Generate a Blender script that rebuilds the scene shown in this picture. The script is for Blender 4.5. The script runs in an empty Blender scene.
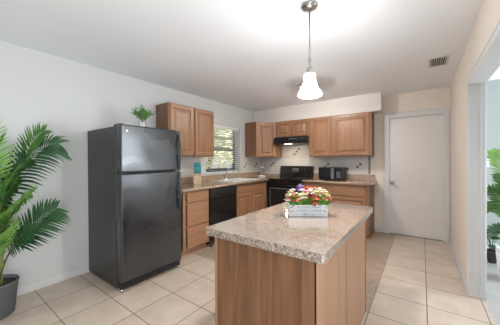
import bpy, bmesh, math, random
from mathutils import Vector, Matrix
random.seed(7)
sc = bpy.context.scene
COL = sc.collection
PI = math.pi

# ------------------------------------------------------------------ camera
F_PX, YAW, PITCH, ROLL = 237.595, 35.867, -0.42, -0.346
CAM = Vector((3.189, 0.0, 1.305))
_a, _b, _r = (math.radians(v) for v in (YAW, PITCH, ROLL))
Fw = Vector((-math.sin(_a)*math.cos(_b), math.cos(_a)*math.cos(_b), math.sin(_b)))
Rt = Vector((math.cos(_a), math.sin(_a), 0)); Up = Rt.cross(Fw)
R2 = Rt*math.cos(_r) + Up*math.sin(_r); U2 = -Rt*math.sin(_r) + Up*math.cos(_r)
cd = bpy.data.cameras.new('camera'); cam = bpy.data.objects.new('camera', cd); COL.objects.link(cam)
cd.sensor_width = 36.0; cd.lens = F_PX/500*36.0; cd.shift_y = -0.385/500
cd.clip_start = 0.05; cd.clip_end = 100
M = Matrix((R2, U2, -Fw)).transposed().to_4x4(); M.translation = CAM
cam.matrix_world = M
sc.camera = cam

# ------------------------------------------------------------------ world, lights, exposure
sc.view_settings.view_transform = 'Standard'; sc.view_settings.look = 'None'
sc.view_settings.gamma = 1.0; sc.view_settings.use_curve_mapping = False
sc.view_settings.exposure = 0.26
w = bpy.data.worlds.new('sky'); sc.world = w; w.use_nodes = True
bgn = w.node_tree.nodes['Background']
bgn.inputs['Color'].default_value = (0.86, 0.93, 1.0, 1); bgn.inputs['Strength'].default_value = 0.75

XRW = 3.548
def area(name, loc, rot, sx, sy, power, col):
    l = bpy.data.lights.new(name, 'AREA'); l.shape = 'RECTANGLE'; l.size = sx; l.size_y = sy
    l.energy = power; l.color = col
    o = bpy.data.objects.new(name, l); COL.objects.link(o); o.location = loc; o.rotation_euler = rot
    return o
def point(name, loc, power, col, r):
    l = bpy.data.lights.new(name, 'POINT'); l.energy = power; l.color = col; l.shadow_soft_size = r
    o = bpy.data.objects.new(name, l); COL.objects.link(o); o.location = loc
    return o
sl = bpy.data.lights.new('sun', 'SUN'); sl.energy = 20.0; sl.color = (1.0, 0.96, 0.90); sl.angle = 0.01
so = bpy.data.objects.new('sun', sl); COL.objects.link(so); so.rotation_euler = Vector((-0.6, -0.4, -1.4)).to_track_quat('-Z', 'Y').to_euler()
# daylight through the front window and the next room's, plus an added fill light; the sky lights the window over the sink
area('daylight_front_window', (1.5, -3.12, 1.25), (PI/2+math.radians(62), 0, 0), 2.6, 1.9, 6, (0.95, 0.975, 1.0))
area('added_right_fill', (XRW-.03, -.2, 1.10), (PI/2+math.radians(4), 0, PI/2), 1.7, 1.7, 38, (0.93, 0.97, 1.0))  # unseen fill, added to brighten surfaces that face right
area('daylight_side_window', (6.5, 3.75, 1.14), (PI/2+math.radians(4), 0, PI/2), 1.7, 2.15, 105, (0.80, 0.90, 1.0))

# ------------------------------------------------------------------ materials
def new_mat(name):
    m = bpy.data.materials.new(name); m.use_nodes = True
    nt = m.node_tree
    return m, nt, nt.nodes['Principled BSDF']
def N(nt, t, **kw):
    n = nt.nodes.new(t)
    for k, v in kw.items():
        if k in n.inputs: n.inputs[k].default_value = v
        else: setattr(n, k, v)
    return n
def ramp(nt, stops, fac):
    r = nt.nodes.new('ShaderNodeValToRGB')
    e = r.color_ramp.elements
    while len(e) < len(stops): e.new(0.5)
    for i, (p, c) in enumerate(stops):
        e[i].position = p; e[i].color = (*c, 1)
    nt.links.new(fac, r.inputs['Fac'])
    return r
def coords(nt, scale=(1, 1, 1), loc=(0, 0, 0), kind='Object', rot=(0, 0, 0)):
    tc = nt.nodes.new('ShaderNodeTexCoord'); mp = nt.nodes.new('ShaderNodeMapping')
    mp.inputs['Scale'].default_value = scale; mp.inputs['Location'].default_value = loc; mp.inputs['Rotation'].default_value = rot
    nt.links.new(tc.outputs[kind], mp.inputs['Vector'])
    return mp.outputs['Vector']
def plain(name, col, rough=0.5, metal=0.0, var=0.04, scale=6.0, bump=0.0, spec=0.5, bscale=120, coat=0.0):
    m, nt, b = new_mat(name)
    v = coords(nt)
    n = N(nt, 'ShaderNodeTexNoise', Scale=scale, Detail=3.0); nt.links.new(v, n.inputs['Vector'])
    c1 = tuple(max(0, c*(1-var)) for c in col); c2 = tuple(min(1, c*(1+var)) for c in col)
    r = ramp(nt, [(0.3, c1), (0.7, c2)], n.outputs['Fac'])
    nt.links.new(r.outputs['Color'], b.inputs['Base Color'])
    b.inputs['Roughness'].default_value = rough; b.inputs['Metallic'].default_value = metal
    b.inputs['Specular IOR Level'].default_value = spec
    b.inputs['Coat Weight'].default_value = coat
    if bump:
        n2 = N(nt, 'ShaderNodeTexNoise', Scale=bscale, Detail=2.0); nt.links.new(v, n2.inputs['Vector'])
        bp = N(nt, 'ShaderNodeBump', Strength=bump, Distance=0.002)
        nt.links.new(n2.outputs['Fac'], bp.inputs['Height']); nt.links.new(bp.outputs['Normal'], b.inputs['Normal'])
    return m
def wood(name, dark, mid, light, axis='Z', rough=0.38, flame=False):
    m, nt, b = new_mat(name)
    sc3 = {'Z': (26, 26, 1.1), 'Y': (26, 1.1, 26), 'X': (1.1, 26, 26)}[axis]
    v = coords(nt, sc3)
    n = N(nt, 'ShaderNodeTexNoise', Scale=1.0, Detail=5.0, Roughness=0.6, Distortion=0.6); nt.links.new(v, n.inputs['Vector'])
    fac = n.outputs['Fac']
    if flame:
        v2 = coords(nt, (9, 9, 0.9))
        n2 = N(nt, 'ShaderNodeTexNoise', Scale=1.0, Detail=1.0); nt.links.new(v2, n2.inputs['Vector'])
        ml = N(nt, 'ShaderNodeMath', operation='MULTIPLY'); ml.inputs[1].default_value = 9.0; nt.links.new(n2.outputs['Fac'], ml.inputs[0])
        fr = N(nt, 'ShaderNodeMath', operation='PINGPONG'); fr.inputs[1].default_value = 1.0; nt.links.new(ml.outputs[0], fr.inputs[0])
        mx = N(nt, 'ShaderNodeMix'); mx.inputs[0].default_value = 0.24
        nt.links.new(n.outputs['Fac'], mx.inputs[2]); nt.links.new(fr.outputs[0], mx.inputs[3]); fac = mx.outputs[0]
    r = ramp(nt, [(0.28, dark), (0.5, mid), (0.75, light)], fac)
    nt.links.new(r.outputs['Color'], b.inputs['Base Color'])
    b.inputs['Roughness'].default_value = rough
    bp = N(nt, 'ShaderNodeBump', Strength=0.05, Distance=0.002)
    nt.links.new(n.outputs['Fac'], bp.inputs['Height']); nt.links.new(bp.outputs['Normal'], b.inputs['Normal'])
    return m
def granite(name, cols, sc1=150.0):
    m, nt, b = new_mat(name)
    v = coords(nt)
    n1 = N(nt, 'ShaderNodeTexNoise', Scale=sc1, Detail=3.0, Roughness=0.6); nt.links.new(v, n1.inputs['Vector'])
    r1 = ramp(nt, list(zip((0.34, 0.43, 0.52, 0.66), cols)), n1.outputs['Fac'])
    n2 = N(nt, 'ShaderNodeTexNoise', Scale=26.0, Detail=2.0); nt.links.new(v, n2.inputs['Vector'])
    r2 = ramp(nt, [(0.35, (0.80, 0.76, 0.74)), (0.65, (1.0, 1.0, 1.0))], n2.outputs['Fac'])
    vo = N(nt, 'ShaderNodeTexVoronoi', Scale=170.0); nt.links.new(v, vo.inputs['Vector'])
    r3 = ramp(nt, [(0.0, (0.26, 0.17, 0.12)), (0.22, (1, 1, 1))], vo.outputs['Distance'])
    mx = N(nt, 'ShaderNodeMix', data_type='RGBA', blend_type='MULTIPLY'); mx.inputs[0].default_value = 1.0
    nt.links.new(r1.outputs['Color'], mx.inputs[6]); nt.links.new(r2.outputs['Color'], mx.inputs[7])
    mx2 = N(nt, 'ShaderNodeMix', data_type='RGBA', blend_type='MULTIPLY'); mx2.inputs[0].default_value = 0.42
    nt.links.new(mx.outputs[2], mx2.inputs[6]); nt.links.new(r3.outputs['Color'], mx2.inputs[7])
    nt.links.new(mx2.outputs[2], b.inputs['Base Color'])
    b.inputs['Roughness'].default_value = 0.10; b.inputs['Coat Weight'].default_value = 0.6; b.inputs['Coat Roughness'].default_value = 0.05
    return m
def tiles(name, c1, c2, grout, sx, sy, ox, oy, mort, rough, mott=0.12, axes='XY', mscale=5.0):
    m, nt, b = new_mat(name)
    rot = (0, 0, 0)
    tc = nt.nodes.new('ShaderNodeTexCoord')
    sep = nt.nodes.new('ShaderNodeSeparateXYZ'); nt.links.new(tc.outputs['Object'], sep.inputs[0])
    cmb = nt.nodes.new('ShaderNodeCombineXYZ')
    for k, (ax, s, o) in enumerate(((axes[0], sx, ox), (axes[1], sy, oy))):
        mm = N(nt, 'ShaderNodeMath', operation='MULTIPLY_ADD'); mm.inputs[1].default_value = 1/s; mm.inputs[2].default_value = -o/s + 200
        nt.links.new(sep.outputs[ax], mm.inputs[0]); nt.links.new(mm.outputs[0], cmb.inputs[k])
    br = N(nt, 'ShaderNodeTexBrick', offset=0.0, squash=1.0)
    br.inputs['Scale'].default_value = 1.0; br.inputs['Mortar Size'].default_value = mort/sx/2*1.0
    br.inputs['Mortar Smooth'].default_value = 0.2; br.inputs['Bias'].default_value = 0.0
    br.inputs['Brick Width'].default_value = 1.0; br.inputs['Row Height'].default_value = 1.0
    br.inputs['Color1'].default_value = (*c1, 1); br.inputs['Color2'].default_value = (*c2, 1); br.inputs['Mortar'].default_value = (*grout, 1)
    nt.links.new(cmb.outputs[0], br.inputs['Vector'])
    n = N(nt, 'ShaderNodeTexNoise', Scale=mscale, Detail=5.0, Roughness=0.6); nt.links.new(tc.outputs['Object'], n.inputs['Vector'])
    r = ramp(nt, [(0.3, (1-mott, 1-mott*1.15, 1-mott*1.3)), (0.7, (1, 1, 1))], n.outputs['Fac'])
    mx = N(nt, 'ShaderNodeMix', data_type='RGBA', blend_type='MULTIPLY'); mx.inputs[0].default_value = 1.0
    nt.links.new(br.outputs['Color'], mx.inputs[6]); nt.links.new(r.outputs['Color'], mx.inputs[7])
    nt.links.new(mx.outputs[2], b.inputs['Base Color'])
    b.inputs['Roughness'].default_value = rough
    inv = N(nt, 'ShaderNodeMath', operation='SUBTRACT'); inv.inputs[0].default_value = 1.0; nt.links.new(br.outputs['Fac'], inv.inputs[1])
    bp = N(nt, 'ShaderNodeBump', Strength=0.4, Distance=0.002); nt.links.new(inv.outputs[0], bp.inputs['Height'])
    nt.links.new(bp.outputs['Normal'], b.inputs['Normal'])
    return m
def glass(name, col=(1, 1, 1), rough=0.0, mixv=0.75):
    m, nt, b = new_mat(name)
    nt.nodes.remove(b)
    g = N(nt, 'ShaderNodeBsdfGlossy', Roughness=rough); t = N(nt, 'ShaderNodeBsdfTransparent', Color=(*col, 1))
    lw = N(nt, 'ShaderNodeLayerWeight', Blend=0.25); fr = N(nt, 'ShaderNodeMath', operation='MULTIPLY_ADD'); fr.inputs[1].default_value = 0.55; fr.inputs[2].default_value = 0.03
    nt.links.new(lw.outputs['Facing'], fr.inputs[0])
    mx = nt.nodes.new('ShaderNodeMixShader')
    nt.links.new(fr.outputs[0], mx.inputs[0]); nt.links.new(t.outputs[0], mx.inputs[1]); nt.links.new(g.outputs[0], mx.inputs[2])
    nt.links.new(mx.outputs[0], nt.nodes['Material Output'].inputs['Surface'])
    return m
def lamp_glass(name, col, strength, trans=0.55):
    m, nt, b = new_mat(name)
    b.inputs['Base Color'].default_value = (0.72, 0.72, 0.72, 1); b.inputs['Roughness'].default_value = 0.25
    b.inputs['Emission Color'].default_value = (*col, 1); b.inputs['Emission Strength'].default_value = strength
    t = N(nt, 'ShaderNodeBsdfTransparent'); mx = nt.nodes.new('ShaderNodeMixShader'); mx.inputs[0].default_value = trans
    nt.links.new(b.outputs[0], mx.inputs[1]); nt.links.new(t.outputs[0], mx.inputs[2])
    nt.links.new(mx.outputs[0], nt.nodes['Material Output'].inputs['Surface'])
    return m
def leaf(name, c1, c2, rough=0.45, scale=9.0):
    m = plain(name, c1, rough, var=0.0)
    nt = m.node_tree; b = nt.nodes['Principled BSDF']
    v = coords(nt); n = N(nt, 'ShaderNodeTexNoise', Scale=scale, Detail=2.0); nt.links.new(v, n.inputs['Vector'])
    r = ramp(nt, [(0.35, c1), (0.65, c2)], n.outputs['Fac']); nt.links.new(r.outputs['Color'], b.inputs['Base Color'])
    return m

MAT = dict(
    wall=plain('wall_paint', (0.63, 0.637, 0.63), 0.7, var=0.015, scale=2, bump=0.05),
    soffit=plain('soffit_paint', (0.70, 0.655, 0.62), 0.7, var=0.015, scale=2, bump=0.05),
    wallwarmlit=plain('wall_paint_warm_lit', (0.77, 0.70, 0.62), 0.7, var=0.015, scale=2, bump=0.05),  # tan tint is warm light put into the wall colour
    wallaqua=plain('next_room_paint', (0.37, 0.40, 0.385), 0.7, var=0.015, scale=2),
    ceil=plain('ceiling_paint', (0.88, 0.905, 0.94), 0.8, var=0.01, scale=2, bump=0.1, bscale=60),
    trim=plain('white_trim_paint', (0.67, 0.665, 0.66), 0.35, var=0.01),
    door=plain('white_door_paint', (0.72, 0.69, 0.665), 0.35, var=0.01),
    floor=tiles('beige_floor_tile', (0.645, 0.545, 0.450), (0.605, 0.508, 0.418), (0.13, 0.105, 0.085), 0.4065, 0.3925, 0.380, 0.660, 0.008, 0.32, 0.2),
    floork=tiles('brown_kitchen_tile', (0.45, 0.355, 0.27), (0.42, 0.33, 0.25), (0.28, 0.22, 0.17), 0.4065, 0.3925, 0.380, 0.660, 0.006, 0.33, 0.25, mscale=14.0),
    floorn=tiles('pale_next_room_floor', (0.50, 0.49, 0.48), (0.47, 0.46, 0.45), (0.45, 0.44, 0.43), 0.4065, 0.3925, 0.380, 0.660, 0.006, 0.3),
    splash_l=tiles('white_mosaic_tile', (0.72, 0.70, 0.67), (0.69, 0.67, 0.64), (0.66, 0.63, 0.59), 0.05, 0.05, 0.0, 0.02, 0.004, 0.25, 0.03, 'YZ'),
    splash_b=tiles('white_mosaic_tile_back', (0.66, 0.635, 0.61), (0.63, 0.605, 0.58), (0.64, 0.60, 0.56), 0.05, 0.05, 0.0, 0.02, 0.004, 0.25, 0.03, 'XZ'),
    accent=plain('brown_glass_accent_tile', (0.13, 0.10, 0.085), 0.15, var=0.3, scale=20),
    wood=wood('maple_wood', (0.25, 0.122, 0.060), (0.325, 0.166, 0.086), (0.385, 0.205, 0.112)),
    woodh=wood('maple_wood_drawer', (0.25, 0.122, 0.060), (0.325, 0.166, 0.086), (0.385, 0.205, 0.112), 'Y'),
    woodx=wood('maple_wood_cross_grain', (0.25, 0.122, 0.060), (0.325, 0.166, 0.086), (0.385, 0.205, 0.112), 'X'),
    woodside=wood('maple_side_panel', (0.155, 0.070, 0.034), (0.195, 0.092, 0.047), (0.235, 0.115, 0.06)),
    woodislshaded=wood('maple_island_panel_shaded', (0.120, 0.052, 0.024), (0.172, 0.077, 0.036), (0.235, 0.110, 0.052), flame=True, rough=0.33),  # flame grain, darkened for the weaker light on the island front
    granite=granite('beige_granite', ((0.11, 0.072, 0.052), (0.225, 0.172, 0.132), (0.325, 0.275, 0.228), (0.425, 0.38, 0.335)), 120.0),
    counter=granite('tan_speckled_counter', ((0.17, 0.10, 0.06), (0.36, 0.25, 0.165), (0.52, 0.385, 0.27), (0.65, 0.52, 0.39))),
    black=plain('black_enamel', (0.010, 0.010, 0.011), 0.12, var=0.1),
    handleblack=plain('fridge_handle_plastic', (0.05, 0.05, 0.055), 0.25, var=0.05),
    blackm=plain('black_matte_plastic', (0.016, 0.016, 0.017), 0.45, var=0.1),
    darkglass=plain('dark_oven_glass', (0.018, 0.017, 0.018), 0.05, var=0.05),
    greyglass=plain('grey_screen_glass', (0.16, 0.165, 0.17), 0.12, var=0.05),
    windowframe=plain('oven_window_frame', (0.30, 0.31, 0.33), 0.25, var=0.05),
    mark=plain('white_print', (0.7, 0.7, 0.7), 0.5),
    nickel=plain('brushed_nickel', (0.46, 0.45, 0.43), 0.28, metal=1.0, var=0.05, scale=40),
    chrome=plain('chrome', (0.75, 0.75, 0.75), 0.1, metal=1.0),
    grille=plain('grille_steel', (0.30, 0.29, 0.28), 0.4, metal=1.0),
    white=plain('white_plastic', (0.80, 0.80, 0.80), 0.3, var=0.01),
    porcelain=plain('white_sink_enamel', (0.83, 0.83, 0.82), 0.12, var=0.01),
    blind=plain('blind_slat_white', (0.80, 0.81, 0.82), 0.45, var=0.01),
    sash=plain('grey_window_sash', (0.10, 0.12, 0.13), 0.5, var=0.05),
    glass=glass('clear_glass'),
    winglass=glass('window_glass'),
    teal=plain('teal_handle', (0.07, 0.40, 0.43), 0.35, var=0.08),
    blockwood=wood('pale_beech', (0.50, 0.35, 0.21), (0.62, 0.46, 0.30), (0.70, 0.55, 0.38)),
    steel=plain('blade_steel', (0.6, 0.6, 0.6), 0.25, metal=1.0),
    potgrey=plain('grey_pot', (0.135, 0.142, 0.158), 0.55, var=0.05, bump=0.1),
    soil=plain('brown_soil', (0.06, 0.035, 0.022), 0.95, var=0.4, scale=60, bump=0.6),
    potwhite=plain('white_pot', (0.78, 0.78, 0.77), 0.35, var=0.02),
    potblack=plain('black_pot', (0.02, 0.02, 0.022), 0.35),
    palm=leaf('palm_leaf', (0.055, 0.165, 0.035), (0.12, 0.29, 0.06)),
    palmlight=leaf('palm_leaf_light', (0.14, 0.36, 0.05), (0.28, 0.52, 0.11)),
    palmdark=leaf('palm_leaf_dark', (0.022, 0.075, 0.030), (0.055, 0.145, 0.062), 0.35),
    stem=plain('palm_stem', (0.27, 0.38, 0.10), 0.5, var=0.15),
    stemdark=plain('palm_stem_dark', (0.05, 0.07, 0.03), 0.5, var=0.15),
    herb=leaf('herb_leaf', (0.035, 0.16, 0.016), (0.11, 0.33, 0.035), scale=40),
    herbdark=leaf('herb_dry_leaf', (0.10, 0.10, 0.07), (0.22, 0.20, 0.14), scale=40),
    flowerleaf=leaf('flower_leaf', (0.06, 0.25, 0.02), (0.19, 0.46, 0.05), scale=50),
    boxwhite=plain('whitewashed_wood', (0.66, 0.68, 0.71), 0.55, var=0.04, scale=25),
    red=plain('ladybird_red', (0.22, 0.025, 0.03), 0.4),
    ink=plain('grey_blue_lettering', (0.22, 0.28, 0.36), 0.6),
    hedge=leaf('garden_leaf', (0.36, 0.40, 0.27), (0.70, 0.72, 0.60), scale=3),
    hedge2=leaf('garden_leaf_deep', (0.10, 0.17, 0.06), (0.24, 0.32, 0.13), scale=3),
    bark=plain('tree_bark', (0.14, 0.10, 0.07), 0.9, var=0.3, scale=14),
    lawn=plain('lawn', (0.30, 0.27, 0.17), 0.95, var=0.25, scale=4),
    shade=lamp_glass('frosted_lamp_glass', (1.0, 0.985, 0.96), 0.30, 0.5),
    diffuser=lamp_glass('flush_lamp_glass', (1.0, 0.97, 0.92), 0.4, 0.72),
    hoodlens=lamp_glass('hood_lamp_lens', (1.0, 0.88, 0.66), 6.0, 0.2),
)
for nm, c in (('cream', (0.78, 0.68, 0.45)), ('coral', (0.72, 0.16, 0.09)), ('orange', (0.75, 0.30, 0.14)), ('pink', (0.78, 0.42, 0.38)),
              ('crimson', (0.38, 0.012, 0.045)), ('violet', (0.20, 0.075, 0.36)), ('lilac', (0.55, 0.34, 0.62)), ('white', (0.80, 0.78, 0.70)), ('rose', (0.66, 0.20, 0.22))):
    MAT['petal_'+nm] = plain('petal_'+nm, tuple(q*.85 for q in c), 0.6, var=0.12, scale=60)

# fridge door: black enamel with a smeared sheen (dull wipe marks)
m, nt, b = new_mat('fridge_door_enamel')
v = coords(nt, (1, 1, 1)); n = N(nt, 'ShaderNodeTexNoise', Scale=2.6, Detail=3.0, Roughness=0.5, Distortion=0.5); nt.links.new(v, n.inputs['Vector'])
r = ramp(nt, [(0.36, (0.24, 0.24, 0.24)), (0.64, (0.52, 0.52, 0.52))], n.outputs['Fac']); nt.links.new(r.outputs['Color'], b.inputs['Roughness'])
b.inputs['Base Color'].default_value = (0.009, 0.011, 0.014, 1); b.inputs['Specular IOR Level'].default_value = 1.0; b.inputs['Coat Weight'].default_value = 0.35; b.inputs['Coat Roughness'].default_value = 0.10
MAT['fridge'] = m
MAT['fridgeside'] = plain('fridge_side_enamel', (0.030, 0.030, 0.029), 0.36, var=0.2, scale=5, bump=0.3, bscale=260)

# ------------------------------------------------------------------ mesh helpers
def box(bm, x0, x1, y0, y1, z0, z1, bev=0.0, seg=2, mi=0):
    vs = [bm.verts.new((x, y, z)) for x in (x0, x1) for y in (y0, y1) for z in (z0, z1)]
    q = [(0, 1, 3, 2), (4, 6, 7, 5), (0, 4, 5, 1), (2, 3, 7, 6), (0, 2, 6, 4), (1, 5, 7, 3)]
    fs = [bm.faces.new([vs[i] for i in f]) for f in q]
    for f in fs: f.material_index = mi
    if bev:
        es = list({e for f in fs for e in f.edges})
        r = bmesh.ops.bevel(bm, geom=es, offset=bev, segments=seg, affect='EDGES', profile=0.5)
        for f in r['faces']: f.material_index = mi
def prism(bm, pts, z0, z1, bev=0.0, mi=0):
    a = [bm.verts.new((x, y, z0)) for x, y in pts]; c = [bm.verts.new((x, y, z1)) for x, y in pts]
    n = len(pts)
    fs = [bm.faces.new(a[::-1]), bm.faces.new(c)] + [bm.faces.new((a[i], a[(i+1) % n], c[(i+1) % n], c[i])) for i in range(n)]
    for f in fs: f.material_index = mi
    if bev:
        es = list({e for f in fs[:2] for e in f.edges})
        bmesh.ops.bevel(bm, geom=es, offset=bev, segments=2, affect='EDGES', profile=0.5)
def profile_x(bm, pts, x0, x1, bev=0.0, mi=0):           # (y,z) outline extruded along x
    a = [bm.verts.new((x0, y, z)) for y, z in pts]; c = [bm.verts.new((x1, y, z)) for y, z in pts]
    n = len(pts)
    fs = [bm.faces.new(a), bm.faces.new(c[::-1])] + [bm.faces.new((a[i], c[i], c[(i+1) % n], a[(i+1) % n])) for i in range(n)]
    for f in fs: f.material_index = mi
    if bev:
        es = list({e for f in fs for e in f.edges})
        bmesh.ops.bevel(bm, geom=es, offset=bev, segments=2, affect='EDGES', profile=0.5)
def lathe(bm, prof, c=(0, 0, 0), seg=32, axis='Z', mi=0, cap=True, sy=1.0):
    rings = []
    for r, h in prof:
        ring = []
        for i in range(seg):
            t = 2*PI*i/seg; p = (r*math.cos(t), r*math.sin(t)*sy, h)
            if axis == 'X': p = (p[2], p[0], p[1])
            elif axis == 'Y': p = (p[1], p[2], p[0])
            ring.append(bm.verts.new((p[0]+c[0], p[1]+c[1], p[2]+c[2])))
        rings.append(ring)
    for a, d in zip(rings, rings[1:]):
        for i in range(seg):
            f = bm.faces.new((a[i], a[(i+1) % seg], d[(i+1) % seg], d[i])); f.material_index = mi; f.smooth = True
    if cap:
        for ring, fl in ((rings[0], True), (rings[-1], False)):
            f = bm.faces.new(ring[::-1] if fl else ring); f.material_index = mi
def tube(bm, pts, r, seg=8, mi=0):
    pts = [Vector(p) for p in pts]; rings = []
    rr = r if isinstance(r, (list, tuple)) else [r]*len(pts)
    prev = None
    for i, p in enumerate(pts):
        d = (pts[min(i+1, len(pts)-1)] - pts[max(i-1, 0)]).normalized()
        if prev is None:
            u = d.orthogonal().normalized()
        else:
            u = (prev - d*prev.dot(d)).normalized()
        prev = u; v = d.cross(u)
        rings.append([bm.verts.new(p + (u*math.cos(2*PI*k/seg) + v*math.sin(2*PI*k/seg))*rr[i]) for k in range(seg)])
    for a, c in zip(rings, rings[1:]):
        for k in range(seg):
            f = bm.faces.new((a[k], a[(k+1) % seg], c[(k+1) % seg], c[k])); f.material_index = mi; f.smooth = True
    for ring in (rings[0][::-1], rings[-1]):
        f = bm.faces.new(ring); f.material_index = mi
def panel(bm, O, U, V, W, w, h, loops, mi=0):
    """front face built from nested rectangular loops (inset, height); sides go back to the plane W=0"""
    O, U, V, W = Vector(O), Vector(U), Vector(V), Vector(W)
    rings = []
    for ins, hh in [(0, 0)] + loops:
        rings.append([bm.verts.new(O + U*a + V*c + W*hh) for a, c in ((ins, ins), (w-ins, ins), (w-ins, h-ins), (ins, h-ins))])
    for a, c in zip(rings, rings[1:]):
        for k in range(4):
            f = bm.faces.new((a[k], a[(k+1) % 4], c[(k+1) % 4], c[k])); f.material_index = mi
    bm.faces.new(rings[-1]); bm.faces.new(rings[0][::-1])
RAISED = [(0, .013), (.006, .020), (.044, .020), (.050, .012), (.057, .004), (.072, .004), (.102, .0175), (.104, .0175)]
SLAB = [(0, .013), (.004, .017), (.007, .019)]
DRAWER = [(0, .013), (.004, .018), (.016, .019)]

def obj(name, bm, mats, parent=None, smooth=False):
    me = bpy.data.meshes.new(name)
    bmesh.ops.recalc_face_normals(bm, faces=bm.faces)
    if parent is not None:
        base = parent
        off = Vector(base['_base']) if '_base' in base else Vector((0, 0, 0))
        bmesh.ops.translate(bm, verts=bm.verts, vec=-off)
    if smooth:
        for f in bm.faces: f.smooth = True
    bm.to_mesh(me); bm.free()
    for mm in (mats if isinstance(mats, (list, tuple)) else [mats]): me.materials.append(MAT[mm] if isinstance(mm, str) else mm)
    o = bpy.data.objects.new(name, me); COL.objects.link(o)
    if parent is not None:
        o.parent = parent
        if '_base' in parent: o['_base'] = parent['_base']
    return o
def thing(name, label, cat, loc=(0, 0, 0), group=None, rotz=0.0, local=False):
    o = bpy.data.objects.new(name, None); COL.objects.link(o); o.location = loc; o.rotation_euler = (0, 0, rotz)
    o.empty_display_size = 0.05
    o['label'] = label; o['category'] = cat
    if group: o['group'] = group
    if not local: o['_base'] = tuple(loc)
    return o
def tag(o, label, cat, group=None):
    o['label'] = label; o['category'] = cat
    if group: o['group'] = group
    return o
def struct(name, bm, mats, smooth=False, parent=None):
    o = obj(name, bm, mats, parent, smooth)
    if parent is None: o['kind'] = 'structure'
    return o
def B(): return bmesh.new()
def one(*a, **k):
    bm = B(); box(bm, *a, **k); return bm

# ------------------------------------------------------------------ the room
HC, XR, YB, OPY = 2.44, 3.548, 4.835, 3.055
T = 0.115
# floors
bm = B(); box(bm, -0.15, 2.819, -3.2, 2.229, -0.1, 0); box(bm, 2.819, XR+T, -3.2, YB+.1, -0.1, 0); struct('floor', bm, 'floor')
bm = one(-0.15, 2.819, 2.229, YB+.1, -0.1, -0.0005); struct('floor_kitchen', bm, 'floork')
bm = one(XR+T, 6.7, -0.2, YB+.1, -0.1, -0.0005); struct('floor_next_room', bm, 'floorn')
struct('ceiling', one(-0.15, 6.7, -3.3, YB+.1, HC, HC+.1), 'ceil')
# left wall with window hole
WY0, WY1, WZ0, WZ1 = 3.04, 4.045, 1.045, 2.0
bm = B()
box(bm, -0.15, 0, -3.2, WY0, 0, HC); box(bm, -0.15, 0, WY1, YB, 0, HC)
box(bm, -0.15, 0, WY0, WY1, 0, WZ0); box(bm, -0.15, 0, WY0, WY1, WZ1, HC)
struct('wall_left', bm, 'wall')
# back wall with door hole
DX0, DX1, DZ = 2.715, 3.475, 2.035
bm = B()
box(bm, -0.15, DX0, YB, YB+.1, 0, HC); box(bm, DX1, 6.7, YB, YB+.1, 0, HC); box(bm, DX0, DX1, YB, YB+.1, DZ, HC)
bm.faces.ensure_lookup_table()
for f in bm.faces:
    if f.calc_center_median().x > 3.7: f.material_index = 0
struct('wall_back', bm, 'wallwarmlit')
# the next room has its own paint on the same back wall line
struct('wall_next_room', one(XR+T, 6.6, YB-.012, YB-.0005, 0, HC), 'wallaqua')
# right wall: solid to Y = OPY, header over the cased opening, solid again behind but for a hole at the added fill light
OP0 = 0.9
bm = B(); box(bm, XR, XR+T, OPY, YB-.001, 0, HC); box(bm, XR, XR+T, OP0, OPY, 2.02, HC); box(bm, XR, XR+T, .68, OP0, 0, HC); box(bm, XR, XR+T, -3.2, -1.08, 0, HC); box(bm, XR, XR+T, -1.08, .68, 0, .22); box(bm, XR, XR+T, -1.08, .68, 1.98, HC)
struct('wall_right', bm, 'wallwarmlit')
# front wall with a wide window opening (behind the camera), next room's outer walls
bm = B(); box(bm, -0.15, 0.15, -3.3, -3.2, 0, HC); box(bm, 2.85, XR+T, -3.3, -3.2, 0, HC); box(bm, 0.15, 2.85, -3.3, -3.2, 0, 0.35); box(bm, 0.15, 2.85, -3.3, -3.2, 2.35, HC)
struct('wall_front', bm, 'wall')
bm = B(); box(bm, 6.6, 6.7, -0.2, 2.85, 0, HC); box(bm, 6.6, 6.7, 4.65, YB, 0, HC); box(bm, 6.6, 6.7, 2.85, 4.65, 2.22, HC)
box(bm, XR+T, 6.7, -0.3, -0.2, 0, HC)
struct('wall_side', bm, 'wallaqua')
# soffit over the upper cabinets
struct('wall_soffit', one(0.0005, 2.634, 4.535, YB-.0005, 2.135, HC-.0005), 'soffit')

# baseboards
def baseboard_y(bm, x, s, y0, y1, h=0.085):
    box(bm, min(x, x+s*.013), max(x, x+s*.013), y0, y1, 0.0005, h, 0.003, 1)
bm = B(); baseboard_y(bm, 0.0005, 1, -3.2, 2.03); struct('baseboard_left', bm, 'trim')
bm = B(); baseboard_y(bm, XR-.0005, -1, OPY+.075, YB-.02); struct('baseboard_right', bm, 'trim')
bm = B(); box(bm, 2.52, 2.628, YB-.0135, YB-.0005, .0005, .085, .003, 1); struct('baseboard_back', bm, 'trim')
bm = B(); box(bm, XR+T+.01, 6.55, YB-.026, YB-.013, .0005, .09, .003, 1); struct('baseboard_next_room', bm, 'trim')
# cased opening: jamb lining and casings
bm = B()
box(bm, XR-.003, XR+T+.003, OPY-.012, OPY+.0, 0.0005, 2.02, .002, 1)
box(bm, XR-.003, XR+T+.003, OP0, OPY-.012, 2.008, 2.02)
box(bm, XR+.075, XR+.090, OPY-.022, OPY-.012, 0.0005, 2.008, .002, 1)     # stop bead
for x0, x1 in ((XR-.008, XR-.0005), (XR+T+.0005, XR+T+.012)):
    box(bm, x0, x1, OPY-.004, OPY+.050, .0005, 2.078, .002, 1)
    box(bm, x0, x1, OP0-.07, OPY-.004, 2.012, 2.078, .002, 1)
    box(bm, x0-(.004 if x0 < XR else 0), x1+(0 if x0 < XR else .004), OP0-.07, OPY+.050, 2.062, 2.078, .002, 1)
struct('trim_1', bm, 'trim')
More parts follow.
